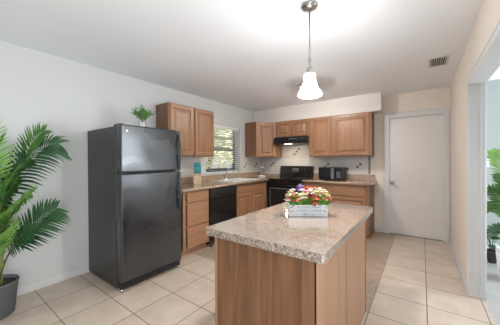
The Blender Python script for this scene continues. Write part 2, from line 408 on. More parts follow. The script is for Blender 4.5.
# door casing
bm = B()
for x0, x1, z0, z1 in ((DX0-.078, DX0-.004, .0005, DZ+.078), (DX1+.004, DX1+.068, .0005, DZ+.078), (DX0-.004, DX1+.004, DZ+.004, DZ+.078)):
    box(bm, x0, x1, YB-.018, YB-.0005, z0, z1, .004, 2)
for x0, x1, z0, z1 in ((DX0-.078, DX0-.060, .0005, DZ+.078), (DX1+.050, DX1+.068, .0005, DZ+.078), (DX0-.060, DX1+.050, DZ+.060, DZ+.078)):
    box(bm, x0, x1, YB-.025, YB-.017, z0, z1, .003, 1)
box(bm, DX0-.004, DX0+.012, YB-.012, YB+.1, .0005, DZ+.004); box(bm, DX1-.012, DX1+.004, YB-.012, YB+.1, .0005, DZ+.004)
box(bm, DX0+.012, DX1-.012, YB-.012, YB+.1, DZ-.012, DZ+.004)
struct('trim_2', bm, 'trim')
d = struct('door_1', one(DX0+.015, DX1-.015, YB+.012, YB+.047, .012, DZ-.015, .002, 1), 'door')
bm = B(); kx, kz = 2.775, 0.90
lathe(bm, [(.030, YB+.012), (.030, YB+.006), (.012, YB+.004), (.012, YB-.028), (.026, YB-.036), (.029, YB-.050), (.022, YB-.062), (.008, YB-.066)], (kx, 0, kz), 20, 'Y')
k = obj('door_knob', bm, 'nickel', d); k['label'] = 'brushed nickel door knob'
bm = one(DX0+.012, DX1-.012, YB-.004, YB+.06, .0003, .011, .002, 1); struct('trim_3', bm, 'grille')

# window 1 over the sink
bm = B()
fx0, fx1 = -.148, -.105
box(bm, fx0, fx1, WY0, WY0+.035, WZ0, WZ1); box(bm, fx0, fx1, WY1-.035, WY1, WZ0, WZ1)
box(bm, fx0, fx1, WY0+.035, WY1-.035, WZ0, WZ0+.035); box(bm, fx0, fx1, WY0+.035, WY1-.035, WZ1-.035, WZ1)
win = struct('window_1', bm, 'trim')
bm = B()
box(bm, -.140, -.112, WY0+.035, WY1-.035, 1.508, 1.566, .002, 1)
box(bm, -.136, -.118, WY0+.035, WY1-.035, 1.738, 1.778, .002, 1)
box(bm, -.140, -.112, WY0+.035, WY1-.035, WZ0+.035, WZ0+.11, .002, 1)
box(bm, -.140, -.112, WY0+.035, WY0+.06, WZ0+.075, 1.515); box(bm, -.140, -.112, WY1-.085, WY1-.035, WZ0+.075, WZ1-.035)
obj('window_sash', bm, 'sash', win)
obj('window_pane', one(-.129, -.126, WY0+.035, WY1-.035, WZ0+.035, WZ1-.035), 'winglass', win)
struct('trim_4', one(-.104, .022, WY0-.0, WY1, WZ0-.001, WZ0+.016, .003, 1), 'trim')

# backsplash tiles (with accent tiles set in)
def acc_l(bm, y, z, s=.021): box(bm, .0035, .008, y-s, y+s, z-s, z+s, .002, 1, mi=1)
def acc_b(bm, x, z, s=.021): box(bm, x-s, x+s, YB-.008, YB-.0035, z-s, z+s, .002, 1, mi=1)
bm = B()
box(bm, .0005, .006, 1.99, WY0-.005, .93, 1.368); box(bm, .0005, .006, WY1+.005, YB-.007, .93, 1.373)
box(bm, .0005, .006, WY0-.005, WY1+.005, .93, WZ0-.004)
acc_l(bm, 4.675, 1.221); acc_l(bm, 4.62, 1.168); acc_l(bm, 4.255, 1.215); acc_l(bm, 4.20, 1.162)
bm.faces.ensure_lookup_table()
struct('trim_5', bm, ['splash_l', 'accent'])
bm = B()
box(bm, .007, 2.43, YB-.006, YB-.0005, .93, 1.373); box(bm, .612, 1.366, YB-.006, YB-.0005, 1.373, 1.66)
for x, z in ((.322, 1.19), (.374, 1.242), (.911, 1.439), (.963, 1.491), (1.015, 1.543), (1.597, 1.17), (1.649, 1.222), (2.204, 1.167), (2.256, 1.219), (2.024, 1.126), (1.972, 1.074)):
    acc_b(bm, x, z)
for k in range(8):
    z = 1.05+.0415*k
    box(bm, 2.388, 2.428, YB-.008, YB-.0035, z, z+.030, .002, 1, mi=1)
struct('trim_6', bm, ['splash_b', 'accent'])

# ------------------------------------------------------------------ outside the sink window
struct('ground_outside', one(-14, -0.16, -4, 14, -.25, -.15), 'lawn')
def leafmass(bm, c, r, n, s, rnd, squash=1.0):
    for i in range(n):
        d = Vector((rnd.gauss(0, 1), rnd.gauss(0, 1), rnd.gauss(0, 1))).normalized()*(rnd.random()**.4)
        p = Vector(c)+Vector((d.x*r[0], d.y*r[1], d.z*r[2]))
        a = Vector((rnd.gauss(0, 1), rnd.gauss(0, 1), rnd.gauss(0, .6))).normalized(); bb = a.orthogonal().normalized()
        q = s*(.6+.8*rnd.random())
        vs = [bm.verts.new(p+v) for v in (-a*q, bb*q*.42, a*q, -bb*q*.42)]
        bm.faces.new(vs)
rnd = random.Random(3)
trees = [((-3.6, 4.4), 1.5, 1.9, 'round pale green garden tree seen through the sink window', 'hedge'),
         ((-5.0, 8.0), 1.9, 2.3, 'wider pale garden tree behind the right half of the blind', 'hedge'),
         ((-7.4, 12.6), 2.6, 2.9, 'tallest garden tree at the far end of the yard', 'hedge')]
for (x, y), rr, zc, lab, mt in trees:
    t = thing('garden_tree', lab, 'tree', (x, y, -.15), 'trees outside the sink window')
    bm = B(); tube(bm, [(x, y, -.15), (x+.04, y-.03, .8), (x, y+.05, zc-rr*.3)], [.11, .09, .05], 10); obj('trunk', bm, 'bark', t)
    bm = B(); leafmass(bm, (x, y, zc), (rr, rr, rr*.75), 2600, .12, rnd); f = obj('crown', bm, mt, t)
for (x, y), rr, lab in (((-2.2, 5.2), .75, 'low dense garden shrub just outside the sink window'), ((-2.9, 6.9), .9, 'low garden shrub farther along the yard')):
    t = thing('garden_shrub', lab, 'shrub', (x, y, -.15), 'shrubs outside the sink window')
    bm = B(); tube(bm, [(x, y, -.15), (x+.02, y, .5)], [.04, .02], 8); obj('stem', bm, 'bark', t)
    bm = B(); leafmass(bm, (x, y, .45), (rr, rr, .6), 900, .08, rnd); obj('foliage', bm, 'hedge2', t)

# ------------------------------------------------------------------ window blind
t = thing('window_blind', 'white horizontal slat blind hanging in the window over the sink', 'blind', (-.04, WY0+.03, WZ0+.03))
y0, y1 = WY0+.012, WY1-.012
obj('headrail', one(-.075, -.012, y0, y1, WZ1-.062, WZ1-.002, .004, 1), 'blind', t)
bm = B(); nsl = 20
zt, zb = WZ1-.085, WZ0+.068
for i in range(nsl):
    z = zt-(zt-zb)*i/(nsl-1)
    ang = math.radians(11)
    vs = []
    for (dx, dz) in ((-.024, 0), (0, .0035), (.024, 0)):
        X = dx*math.cos(ang)-dz*math.sin(ang); Z = dx*math.sin(ang)+dz*math.cos(ang)
        vs.append((X-.043, Z+z))
    for th in (0,):
        for a in range(2):
            v = [bm.verts.new((vs[a][0], y0, vs[a][1])), bm.verts.new((vs[a+1][0], y0, vs[a+1][1])), bm.verts.new((vs[a+1][0], y1, vs[a+1][1])), bm.verts.new((vs[a][0], y1, vs[a][1]))]
            w_ = [bm.verts.new((c.co.x, c.co.y, c.co.z-.0022)) for c in v]
            bm.faces.new(v); bm.faces.new(w_[::-1])
            for q in range(4): bm.faces.new((v[q], w_[q], w_[(q+1) % 4], v[(q+1) % 4]))
obj('slats', bm, 'blind', t)
obj('bottom_rail', one(-.066, -.02, y0, y1, WZ0+.017, WZ0+.045, .004, 1), 'blind', t)
for yy in (WY0+.16, WY0+.50, WY1-.16):
    bm = B(); tube(bm, [(-.018, yy, WZ1-.06), (-.018, yy, WZ0+.04)], .0016, 5); tube(bm, [(-.068, yy, WZ1-.06), (-.068, yy, WZ0+.04)], .0016, 5); obj('ladder_cord', bm, 'blind', t)
bm = B(); tube(bm, [(-.010, WY0+.155, WZ1-.06), (-.008, WY0+.157, 1.26)], .005, 6); obj('tilt_wand', bm, 'sash', t)

# ------------------------------------------------------------------ cabinets
def door_x(x, y0, y1, z0, z1, parent, mat='wood', name='door', prof=RAISED):      # door facing +X
    bm = B(); panel(bm, (x, y0, z0), (0, 1, 0), (0, 0, 1), (1, 0, 0), y1-y0, z1-z0, prof); return obj(name, bm, mat, parent)
def door_y(y, x0, x1, z0, z1, parent, mat='wood', name='door', prof=RAISED):      # door facing -Y
    bm = B(); panel(bm, (x0, y, z0), (1, 0, 0), (0, 0, 1), (0, -1, 0), x1-x0, z1-z0, prof); return obj(name, bm, mat, parent)
UZ0, UZ1 = 1.372, 2.134
t = thing('wall_cabinet', 'two-door maple wall cabinet between the fridge and the window', 'wall cabinet', (.001, 2.035, UZ0), 'maple wall cabinets')
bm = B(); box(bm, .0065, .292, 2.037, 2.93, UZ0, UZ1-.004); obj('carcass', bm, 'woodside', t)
bm = B()
for a, c, e, f in ((2.035, 2.075, UZ0, UZ1), (2.89, 2.932, UZ0, UZ1), (2.466, 2.506, UZ0, UZ1), (2.075, 2.89, UZ0, UZ0+.04), (2.075, 2.89, UZ1-.04, UZ1)):
    box(bm, .292, .311, a, c, e, f)
obj('face_frame', bm, 'wood', t)
door_x(.311, 2.053, 2.468, UZ0+.012, UZ1-.018, t); door_x(.311, 2.504, 2.920, UZ0+.012, UZ1-.018, t)

t = thing('wall_cabinet', 'diagonal maple corner wall cabinet beside the window and hood', 'wall cabinet', (.001, 4.225, UZ0), 'maple wall cabinets')
SY = YB-.007
bm = B(); prism(bm, [(.0065, 4.225), (.305, 4.225), (.610, 4.530), (.610, SY), (.0065, SY)], UZ0+.004, UZ1-.001); obj('carcass', bm, 'woodside', t)
bm = B(); prism(bm, [(.0070, 4.227), (.304, 4.227), (.608, 4.531), (.608, SY-.001), (.0070, SY-.001)], UZ0+.0005, UZ0+.0039); o = obj('bottom_panel', bm, 'white', t); o['label'] = 'white underside panel'
bm = B(); O = Vector((.305, 4.225, UZ0)); Ud = Vector((1, 1, 0)).normalized(); Wd = Vector((1, -1, 0)).normalized(); dl = .305*math.sqrt(2)
panel(bm, O+Vector((0, 0, .002)), Ud, (0, 0, 1), Wd, dl, UZ1-UZ0-.004, [(0, .003), (.001, .004)]); obj('face_frame', bm, 'wood', t)
bm = B(); panel(bm, O+Ud*.030+Wd*.0042+Vector((0, 0, .015)), Ud, (0, 0, 1), Wd, dl-.060, UZ1-UZ0-.035, RAISED); obj('door', bm, 'wood', t)

HZ = 1.787
def upper_back(x0, x1, z0, doors, label):
    t = thing('wall_cabinet', label, 'wall cabinet', (x0, YB-.006, z0), 'maple wall cabinets')
    bm = B(); box(bm, x0+.001, x1-.001, 4.552, SY, z0, UZ1-.004, mi=0); obj('carcass', bm, 'woodside', t)
    bm = B()
    box(bm, x0, x0+.03, 4.533, 4.552, z0, UZ1-.0005); box(bm, x1-.03, x1, 4.533, 4.552, z0, UZ1-.0005)
    box(bm, x0+.03, x1-.03, 4.533, 4.552, z0, z0+.035); box(bm, x0+.03, x1-.03, 4.533, 4.552, UZ1-.035, UZ1-.0005)
    for a, c in zip(doors, doors[1:]): box(bm, a[1]-.012, c[0]+.012, 4.533, 4.552, z0+.035, UZ1-.035)
    obj('face_frame', bm, 'wood', t)
    for a, c in doors: door_y(4.533, a, c, z0+.010, UZ1-.018, t)
upper_back(.612, 1.368, HZ, [(.628, .980), (1.000, 1.352)], 'short two-door maple wall cabinet directly above the black hood')
upper_back(1.370, 1.813, UZ0, [(1.386, 1.800)], 'narrow one-door maple wall cabinet right beside the hood')
upper_back(1.815, 2.490, UZ0, [(1.835, 2.462)], 'widest one-door maple wall cabinet above microwave, nearest the white door')

CT = 0.930   # counter top height
CB = CT-.042 # cabinet box top
# left run: drawer base
t = thing('base_cabinet', 'three-drawer maple base cabinet between the fridge and the dishwasher', 'base cabinet', (.001, 2.045, 0), 'maple base cabinets')
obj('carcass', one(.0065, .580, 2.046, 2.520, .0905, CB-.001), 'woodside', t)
bm = B(); box(bm, .580, .600, 2.045, 2.085, .09, CB-.001); box(bm, .580, .600, 2.495, 2.521, .09, CB-.001)
for z in (.09, .385, .70, CB-.033): box(bm, .580, .600, 2.085, 2.495, z, z+.032)
obj('face_frame', bm, 'wood', t)
obj('toe_kick', one(.0065, .535, 2.046, 2.52, .0005, .09), 'wood', t)
for z0, z1 in ((.105, .392), (.405, .712), (.725, .868)):
    bm = B(); panel(bm, (.600, 2.103, z0), (0, 1, 0), (0, 0, 1), (1, 0, 0), .400, z1-z0, SLAB); obj('drawer', bm, 'woodh', t)
# dishwasher
t = thing('dishwasher', 'black dishwasher under the left counter between drawers and sink cabinet', 'dishwasher', (.03, 2.53, 0))
obj('tub', one(.03, .585, 2.532, 3.138, .11, CB-.005), 'blackm', t)
obj('door_panel', one(.585, .628, 2.530, 3.140, .125, .742, .006, 2), 'black', t)
cp = obj('control_panel', one(.585, .640, 2.530, 3.140, .746, .882, .008, 2), 'blackm', t)
bm = B(); tube(bm, [(.640, 2.66, .80), (.668, 2.69, .797), (.672, 2.83, .795), (.668, 2.97, .797), (.640, 3.00, .80)], .010, 10); obj('handle', bm, 'black', cp)
bm = B()
for i in range(6): box(bm, .6398, .6412, 2.575+.012*i, 2.582+.012*i, .85, .857)
obj('button_row', bm, 'greyglass', cp)
obj('kick_plate', one(.52, .565, 2.534, 3.136, .03, .108, .004, 1), 'blackm', t)
for yy in (2.555, 3.115):
    bm = B(); lathe(bm, [(.020, .0005), (.020, .012), (.008, .014), (.008, .031)], (.60, yy, 0), 12); tube(bm, [(.60, yy, .03), (.58, yy, .115)], .008, 6); obj('levelling_foot', bm, 'blackm', t)
# sink base
t = thing('base_cabinet', 'two-door maple sink base cabinet between dishwasher and stove', 'base cabinet', (.001, 3.150, 0), 'maple base cabinets')
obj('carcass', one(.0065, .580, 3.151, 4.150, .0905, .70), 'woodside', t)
bm = B(); box(bm, .580, .600, 3.150, 3.180, .09, CB-.001); box(bm, .580, .600, 4.05, 4.150, .09, CB-.001)
for z in (.09, .705, CB-.033): box(bm, .580, .600, 3.18, 4.05, z, z+.032)
box(bm, .580, .600, 3.585, 3.625, .122, .705)
obj('face_frame', bm, 'wood', t)
obj('toe_kick', one(.0065, .535, 3.151, 4.15, .0005, .09), 'wood', t)
bm = B(); panel(bm, (.600, 3.172, .728), (0, 1, 0), (0, 0, 1), (1, 0, 0), .868, .138, DRAWER); obj('false_drawer_front', bm, 'woodh', t)
door_x(.600, 3.172, 3.595, .105, .710, t); door_x(.600, 3.615, 4.040, .105, .710, t)
# right run beside the stove
def base_back(x0, x1, f0, f1, label, endpanel):
    t = thing('base_cabinet', label, 'base cabinet', (x0, YB-.006, 0), 'maple base cabinets')
    obj('carcass', one(x0+.001, x1-.001, 4.258, SY, .0905, CB-.001), 'woodside', t)
    bm = B(); box(bm, x0, f0+.015, 4.238, 4.258, .09, CB-.001); box(bm, f1-.015, x1, 4.238, 4.258, .09, CB-.001)
    for z in (.09, .665, CB-.035): box(bm, f0+.015, f1-.015, 4.238, 4.258, z, z+.034)
    obj('face_frame', bm, 'wood', t)
    obj('toe_kick', one(x0+.001, x1-.001, 4.31, SY, .0005, .09), 'woodside', t)
    bm = B(); panel(bm, (f0, 4.238, .690), (1, 0, 0), (0, 0, 1), (0, -1, 0), f1-f0, .165, DRAWER); obj('drawer', bm, 'woodx', t)
    door_y(4.238, f0, f1, .105, .668, t)
base_back(1.372, 1.800, 1.390, 1.785, 'narrow maple base cabinet right beside the stove, under the microwave', False)
base_back(1.802, 2.490, 1.822, 2.452, 'wide maple base cabinet at the end of counter near the white door', True)

# ------------------------------------------------------------------ counters
SX0, SX1, SY0, SY1 = .125, .560, 3.125, 3.900    # sink cut-out
t = thing('countertop', 'beige speckled stone countertop running under the window from fridge to corner', 'countertop', (.001, 1.99, CB))
bm = B()
def slab(bm, x0, x1, y0, y1): box(bm, x0, x1, y0, y1, CB, CT)
slab(bm, .0065, .640, 1.985, SY0); slab(bm, .0065, SX0, SY0, SY1); slab(bm, SX1, .640, SY0, SY1); slab(bm, .0065, .640, SY1, 4.155); slab(bm, .0065, .585, 4.155, SY)
bmesh.ops.remove_doubles(bm, verts=bm.verts, dist=.0001)
tube(bm, [(.640, 1.985, CT-.021), (.640, 4.154, CT-.021)], .0205, 16)
obj('slab', bm, 'counter', t)
bm = B(); box(bm, .0066, .026, 1.985, SY, CT, CT+.102, .003, 1); box(bm, .026, .585, SY-.019, SY, CT, CT+.055, .003, 1)
obj('upstand', bm, 'counter', t)
t = thing('countertop', 'beige speckled stone countertop under the microwave, ending near the white door', 'countertop', (1.366, YB-.006, CB))
bm = B(); box(bm, 1.366, 2.535, 4.205, SY, CB, CT); tube(bm, [(1.367, 4.205, CT-.021), (2.534, 4.205, CT-.021)], .0205, 16); obj('slab', bm, 'counter', t)
obj('upstand', one(1.366, 2.500, SY-.020, SY-.0005, CT, CT+.102, .003, 1), 'counter', t)

# sink
t = thing('sink', 'white double-bowl drop-in kitchen sink below the window', 'sink', (.08, 3.08, CT))
bm = B()
def bowl(bm, x0, x1, y0, y1, zt, dep):
    prev = None
    for ins, z in ((0, zt), (.006, zt-.012), (.016, zt-dep*.6), (.030, zt-dep+.02), (.055, zt-dep)):
        n = 8; pts = []
        for (cx, cy, a0) in ((x1-.05-ins*.6, y1-.05-ins*.6, 0), (x0+.05+ins*.6, y1-.05-ins*.6, 90), (x0+.05+ins*.6, y0+.05+ins*.6, 180), (x1-.05-ins*.6, y0+.05+ins*.6, 270)):
            for k in range(5):
                a = math.radians(a0+k*22.5); r = .05-ins*.4
                pts.append((cx+r*math.cos(a), cy+r*math.sin(a), z))
        ring = [bm.verts.new(p) for p in pts]
        if prev:
            for k in range(len(ring)):
                f = bm.faces.new((prev[k], prev[(k+1) % len(ring)], ring[(k+1) % len(ring)], ring[k])); f.smooth = True
        prev = ring
    bm.faces.new(prev)
for a, c in ((3.135, 3.500), (3.525, 3.890)):
    bowl(bm, .150, .540, a, c, CT+.008, .17)
z0, z1 = CT+.0005, CT+.012
box(bm, .085, .160, 3.085, 3.940, z0, z1, .004, 2); box(bm, .530, .595, 3.085, 3.940, z0, z1, .004, 2)
box(bm, .150, .545, 3.085, 3.146, z0, z1, .004, 2); box(bm, .150, .545, 3.880, 3.940, z0, z1, .004, 2); box(bm, .150, .545, 3.489, 3.537, z0, z1, .004, 2)
obj('basin', bm, 'porcelain', t)
for a in (3.317, 3.707):
    bm = B(); lathe(bm, [(.036, CT-.1615), (.036, CT-.158), (.018, CT-.158)], (.345, a, 0), 18); obj('drain', bm, 'chrome', t)
# faucet
t = thing('faucet', 'chrome two-handle kitchen faucet standing behind the sink', 'faucet', (.118, 3.47, CT+.012))
FZ = CT+.0125
bm = B(); box(bm, .095, .145, 3.365, 3.585, FZ, FZ+.016, .006, 2); obj('base_plate', bm, 'chrome', t)
bm = B(); lathe(bm, [(.020, FZ+.016), (.017, FZ+.05), (.014, FZ+.07), (.012, FZ+.09)], (.118, 3.475, 0), 16)
tube(bm, [(.118, 3.475, FZ+.08), (.120, 3.475, FZ+.17), (.140, 3.472, FZ+.205), (.20, 3.466, FZ+.205), (.285, 3.46, FZ+.165), (.290, 3.46, FZ+.150)], [.014, .013, .013, .013, .013, .014], 10); obj('spout', bm, 'chrome', t)
for yy, s in ((3.385, -1), (3.565, 1)):
    bm = B(); lathe(bm, [(.022, FZ+.016), (.018, FZ+.045), (.020, FZ+.06), (.012, FZ+.068)], (.118, yy, 0), 14)
    tube(bm, [(.118, yy, FZ+.06), (.135, yy+s*.03, FZ+.085), (.14, yy+s*.055, FZ+.09)], [.007, .006, .007], 8); obj('tap_handle', bm, 'chrome', t)

# ------------------------------------------------------------------ refrigerator
FX0, FX1, FY0, FY1, FT = .015, .695, 1.142, 1.858, 1.672
t = thing('refrigerator', 'tall black two-door top-freezer refrigerator against the left wall', 'refrigerator', (FX0, FY0, 0))
obj('cabinet_body', one(FX0, FX1, FY0, FY1, .022, FT-.012, .006, 2), 'fridgeside', t)
def fdoor(z0, z1, hz0, hz1, nm):
    d = obj(nm, one(FX1+.014, FX1+.110, FY0-.002, FY1+.004, z0, z1, .016, 3), 'fridge', t)
    obj('gasket', one(FX1+.0005, FX1+.0135, FY0+.008, FY1-.006, z0+.006, z1-.006), 'blackm', d)
    bm = B(); yh = FY1-.040; xf = FX1+.110
    n = 14; pts = []; rad = []
    for i in range(n+1):
        u = i/n; z = hz0+(hz1-hz0)*u
        pts.append((xf+.004+.040*math.sin(PI*u)**.55 if 0 < u < 1 else xf-.002, yh, z)); rad.append(.012 if 0 < i < n else .016)
    tube(bm, pts, rad, 10); obj('handle', bm, 'handleblack', d)
    return d
fd = fdoor(1.190, FT, 1.225, 1.615, 'freezer_door')
ld = fdoor(.095, 1.178, .735, 1.150, 'fridge_door')
bm = B(); box(bm, FX1+.1105, FX1+.1115, FY0+.055, FY0+.072, 1.60, 1.617); o = obj('badge', bm, 'nickel', fd)
bm = B(); box(bm, FX1+.002, FX1+.085, FY0+.006, FY1-.006, .028, .088, .004, 1)
for i in range(5): box(bm, FX1+.085, FX1+.088, FY0+.03, FY1-.03, .034+.011*i, .039+.011*i)
obj('base_grille', bm, 'blackm', t)
bm = B(); box(bm, FX1-.04, FX1+.08, FY0+.004, FY0+.05, FT-.012, FT+.008, .004, 1); obj('hinge_cover', bm, 'blackm', t)
bm = B(); box(bm, FX1+.0, FX1+.07, FY0+.006, FY0+.05, 1.1795, 1.1885); obj('hinge', bm, 'blackm', t)
for xx, yy in ((.62, FY0+.05), (.62, FY1-.05), (.08, FY0+.05), (.08, FY1-.05), (FX1+.068, FY0+.018), (FX1+.068, FY1-.018)):
    bm = B(); lathe(bm, [(.016, .0005), (.016, .028)], (xx, yy, 0), 12); o = obj('levelling_foot', bm, 'chrome' if xx > FX1 else 'blackm', t)
# little jar plant on top
px_, py_ = .50, 1.54; pz = FT-.0115
t = thing('jar_plant', 'small leafy green plant in a clear glass jar on top of the fridge', 'potted plant', (px_, py_, pz))
bm = B(); lathe(bm, [(.036, pz), (.039, pz+.01), (.039, pz+.105), (.030, pz+.125), (.030, pz+.150), (.027, pz+.150), (.027, pz+.125), (.035, pz+.103), (.035, pz+.012)], (px_, py_, 0), 24, cap=False)
lathe(bm, [(.036, pz), (.0355, pz+.004)], (px_, py_, 0), 24); obj('jar', bm, 'glass', t)
bm = B(); lathe(bm, [(.033, pz+.006), (.034, pz+.09), (.02, pz+.098)], (px_, py_, 0), 20); o = obj('pebbles', bm, 'white', t)
bm = B(); bm2 = B(); bm3 = B(); rnd = random.Random(11)
for i in range(64):
    az = rnd.random()*2*PI; el = rnd.uniform(.50, 1.53); L = rnd.uniform(.08, .165)
    base = Vector((px_, py_, pz+.13)); d = Vector((math.cos(az)*math.cos(el), math.sin(az)*math.cos(el), math.sin(el)))
    dry = el < .75 and i % 2 == 0
    tip = base+d*L*(1.1 if dry else 1)
    tube(bm3, [base-Vector((0, 0, .03)), base+d*L*.5+Vector((0, 0, .01)), tip], .0012, 4)
    for k in range(11):
        u = .35+.65*k/10; p = base+(tip-base)*u
        a = Vector((rnd.gauss(0, 1), rnd.gauss(0, 1), rnd.gauss(.3, .7))).normalized(); o_ = a.orthogonal().normalized(); s = rnd.uniform(.010, .019)
        bb = bm2 if dry else bm
        vs = [bb.verts.new(p+q) for q in (a*0, a*s+o_*s*.45, a*s*2, a*s-o_*s*.45)]; bb.faces.new(vs)
obj('foliage', bm, 'herb', t); o = obj('dry_foliage', bm2, 'herbdark', t); o['label'] = 'greyish dry sprigs'; obj('stems', bm3, 'stem', t)

# ------------------------------------------------------------------ range
RX0, RX1, RY = .600, 1.358, 4.170
t = thing('range', 'black freestanding electric stove between the two counters under the hood', 'stove', (RX0, RY, 0))
obj('body', one(RX0, RX1, RY+.045, SY-.002, .02, .905), 'blackm', t)
obj('cooktop', one(RX0-.003, RX1+.003, RY-.005, SY-.075, .905, .938, .006, 2), 'black', t)
for cx_, cy_, rr in ((.79, 4.36, .10), (1.165, 4.36, .08), (.79, 4.60, .075), (1.165, 4.60, .10)):
    bm = B(); lathe(bm, [(rr, .9385), (rr, .9392), (rr-.006, .9392), (rr-.006, .9385)], (cx_, cy_, 0), 28, cap=False); obj('burner_ring', bm, 'greyglass', t)
bg = B(); profile_x(bg, [(SY-.105, .9385), (SY-.085, 1.02), (SY-.070, 1.16), (SY-.058, 1.175), (SY-.010, 1.175), (SY-.004, 1.165), (SY-.004, .9385)], RX0, RX1)
bgo = obj('backguard', bg, 'black', t)
def bgy(z): return SY-.085+.015*(z-1.02)/.14
bm = B()
for i in range(2): pass
z0, z1 = 1.045, 1.155
vs = [bm.verts.new((x, bgy(z)-.003, z)) for x, z in ((RX0+.012, z0), (RX1-.012, z0), (RX1-.012, z1), (RX0+.012, z1))]; ws = [bm.verts.new((q.co.x, q.co.y+.003, q.co.z)) for q in vs]
bm.faces.new(vs); bm.faces.new(ws[::-1])
for q in range(4): bm.faces.new((vs[q], ws[q], ws[(q+1) % 4], vs[(q+1) % 4]))
cpo = obj('control_panel', bm, 'darkglass', bgo)
bm = B(); box(bm, .90, 1.05, bgy(1.10)-.006, bgy(1.10)-.0035, 1.085, 1.130)
obj('clock_display', bm, 'greyglass', bgo)
for i in range(5): obj('touch_button', one(.885+.034*i, .900+.034*i, bgy(1.065)-.005, bgy(1.065)-.0032, 1.060, 1.067), 'mark', bgo)
for x in (.655, .735, 1.19, 1.27):
    bm = B(); y = bgy(1.095)-.003; lathe(bm, [(.024, y), (.022, y-.014), (.018, y-.022)], (x, 0, 1.095), 18, 'Y'); box(bm, x-.004, x+.004, y-.028, y-.02, 1.075, 1.115, .002, 1); obj('knob', bm, 'blackm', bgo)
od = obj('oven_door', one(RX0+.006, RX1-.006, RY, RY+.043, .235, .850, .006, 2), 'black', t)
obj('oven_window', one(RX0+.085, RX1-.085, RY-.0015, RY+.004, .36, .735, .001, 1), 'darkglass', od)
bm = B(); box(bm, RX0+.075, RX0+.084, RY-.003, RY+.002, .35, .745); box(bm, RX1-.084, RX1-.075, RY-.003, RY+.002, .35, .745); box(bm, RX0+.075, RX1-.075, RY-.003, RY+.002, .736, .745); box(bm, RX0+.075, RX1-.075, RY-.003, RY+.002, .35, .359); obj('window_border', bm, 'windowframe', od)
bm = B(); tube(bm, [(RX0+.06, RY, .805), (RX0+.06, RY-.045, .805)], .009, 8); tube(bm, [(RX1-.06, RY, .805), (RX1-.06, RY-.045, .805)], .009, 8); tube(bm, [(RX0+.04, RY-.045, .805), (RX1-.04, RY-.045, .805)], .013, 12); obj('handle', bm, 'black', od)
obj('front_rail', one(RX0+.002, RX1-.002, RY+.004, RY+.043, .856, .903, .003, 1), 'black', t)
obj('storage_drawer', one(RX0+.006, RX1-.006, RY+.004, RY+.043, .075, .228, .006, 2), 'black', t)
for xx in (RX0+.05, RX1-.05):
    for yy in (RY+.08, SY-.06):
        bm = B(); lathe(bm, [(.018, .0005), (.018, .021)], (xx, yy, 0), 12); obj('foot', bm, 'blackm', t)
# hood
t = thing('range_hood', 'black under-cabinet range hood with a lit lamp above the stove', 'range hood', (.605, SY, 1.645))
bm = B(); profile_x(bm, [(SY-.002, 1.6445), (4.420, 1.6445), (4.415, 1.6895), (4.450, 1.7855), (SY-.002, 1.7855)], .615, 1.366, .003); obj('hood_shell', bm, 'black', t)
for i in range(9): obj('vent_slot', one(.97+.022*i, .984+.022*i, 4.424, 4.446, 1.7295, 1.7545), 'grille', t)
for i in range(3): obj('switch', one(1.22+.035*i, 1.24+.035*i, 4.424, 4.446, 1.7295, 1.7495, .002, 1), 'greyglass', t)
obj('filter', one(.70, 1.28, 4.54, 4.74, 1.6400, 1.6440), 'grille', t)
obj('lamp_lens', one(0.86, 1.00, 4.45, 4.52, 1.6375, 1.6440, .002, 1), 'hoodlens', t)
hl = area('hood_lamp_light', (.93, 4.485, 1.6325), (0, 0, 0), .13, .06, 2.2, (1.0, .86, .64)); hl.parent = t; hl.location = Vector((.93, 4.485, 1.6325))-Vector((.605, SY, 1.645))

# ------------------------------------------------------------------ microwave
MX0, MX1, MY0, MY1, MZ0, MZ1 = 1.590, 2.020, 4.44, 4.775, CT+.012, 1.165
t = thing('microwave', 'black countertop microwave against the tiled back wall', 'microwave', (MX0, MY0, CT))
obj('case', one(MX0, MX1, MY0+.022, MY1, MZ0, MZ1, .006, 2), 'blackm', t)
md = obj('door', one(MX0+.002, MX0+.315, MY0, MY0+.021, MZ0+.003, MZ1-.003, .004, 1), 'black', t)
obj('door_window', one(MX0+.030, MX0+.225, MY0-.001, MY0+.004, MZ0+.045, MZ1-.045, .001, 1), 'darkglass', md)
obj('door_stripe', one(MX0+.232, MX0+.290, MY0-.0012, MY0+.004, MZ0+.012, MZ1-.012, .001, 1), 'greyglass', md)
bm = B(); tube(bm, [(MX0+.303, MY0, MZ0+.035), (MX0+.303, MY0-.022, MZ0+.05), (MX0+.303, MY0-.022, MZ1-.05), (MX0+.303, MY0, MZ1-.035)], .006, 8); obj('handle', bm, 'blackm', md)
mp = obj('control_panel', one(MX0+.317, MX1-.002, MY0, MY0+.021, MZ0+.003, MZ1-.003, .004, 1), 'black', t)
obj('display', one(MX0+.335, MX1-.02, MY0-.001, MY0+.003, MZ1-.05, MZ1-.022), 'darkglass', mp)
bm = B()
for i in range(3):
    for j in range(5): box(bm, MX0+.336+.025*i, MX0+.354+.025*i, MY0-.001, MY0+.003, MZ0+.03+.025*j, MZ0+.046+.025*j)
obj('keypad', bm, 'greyglass', mp)
for xx in (MX0+.04, MX1-.04):
    for yy in (MY0+.05, MY1-.04):
        bm = B(); lathe(bm, [(.012, CT+.0005), (.012, MZ0)], (xx, yy, 0), 10); obj('foot', bm, 'blackm', t)

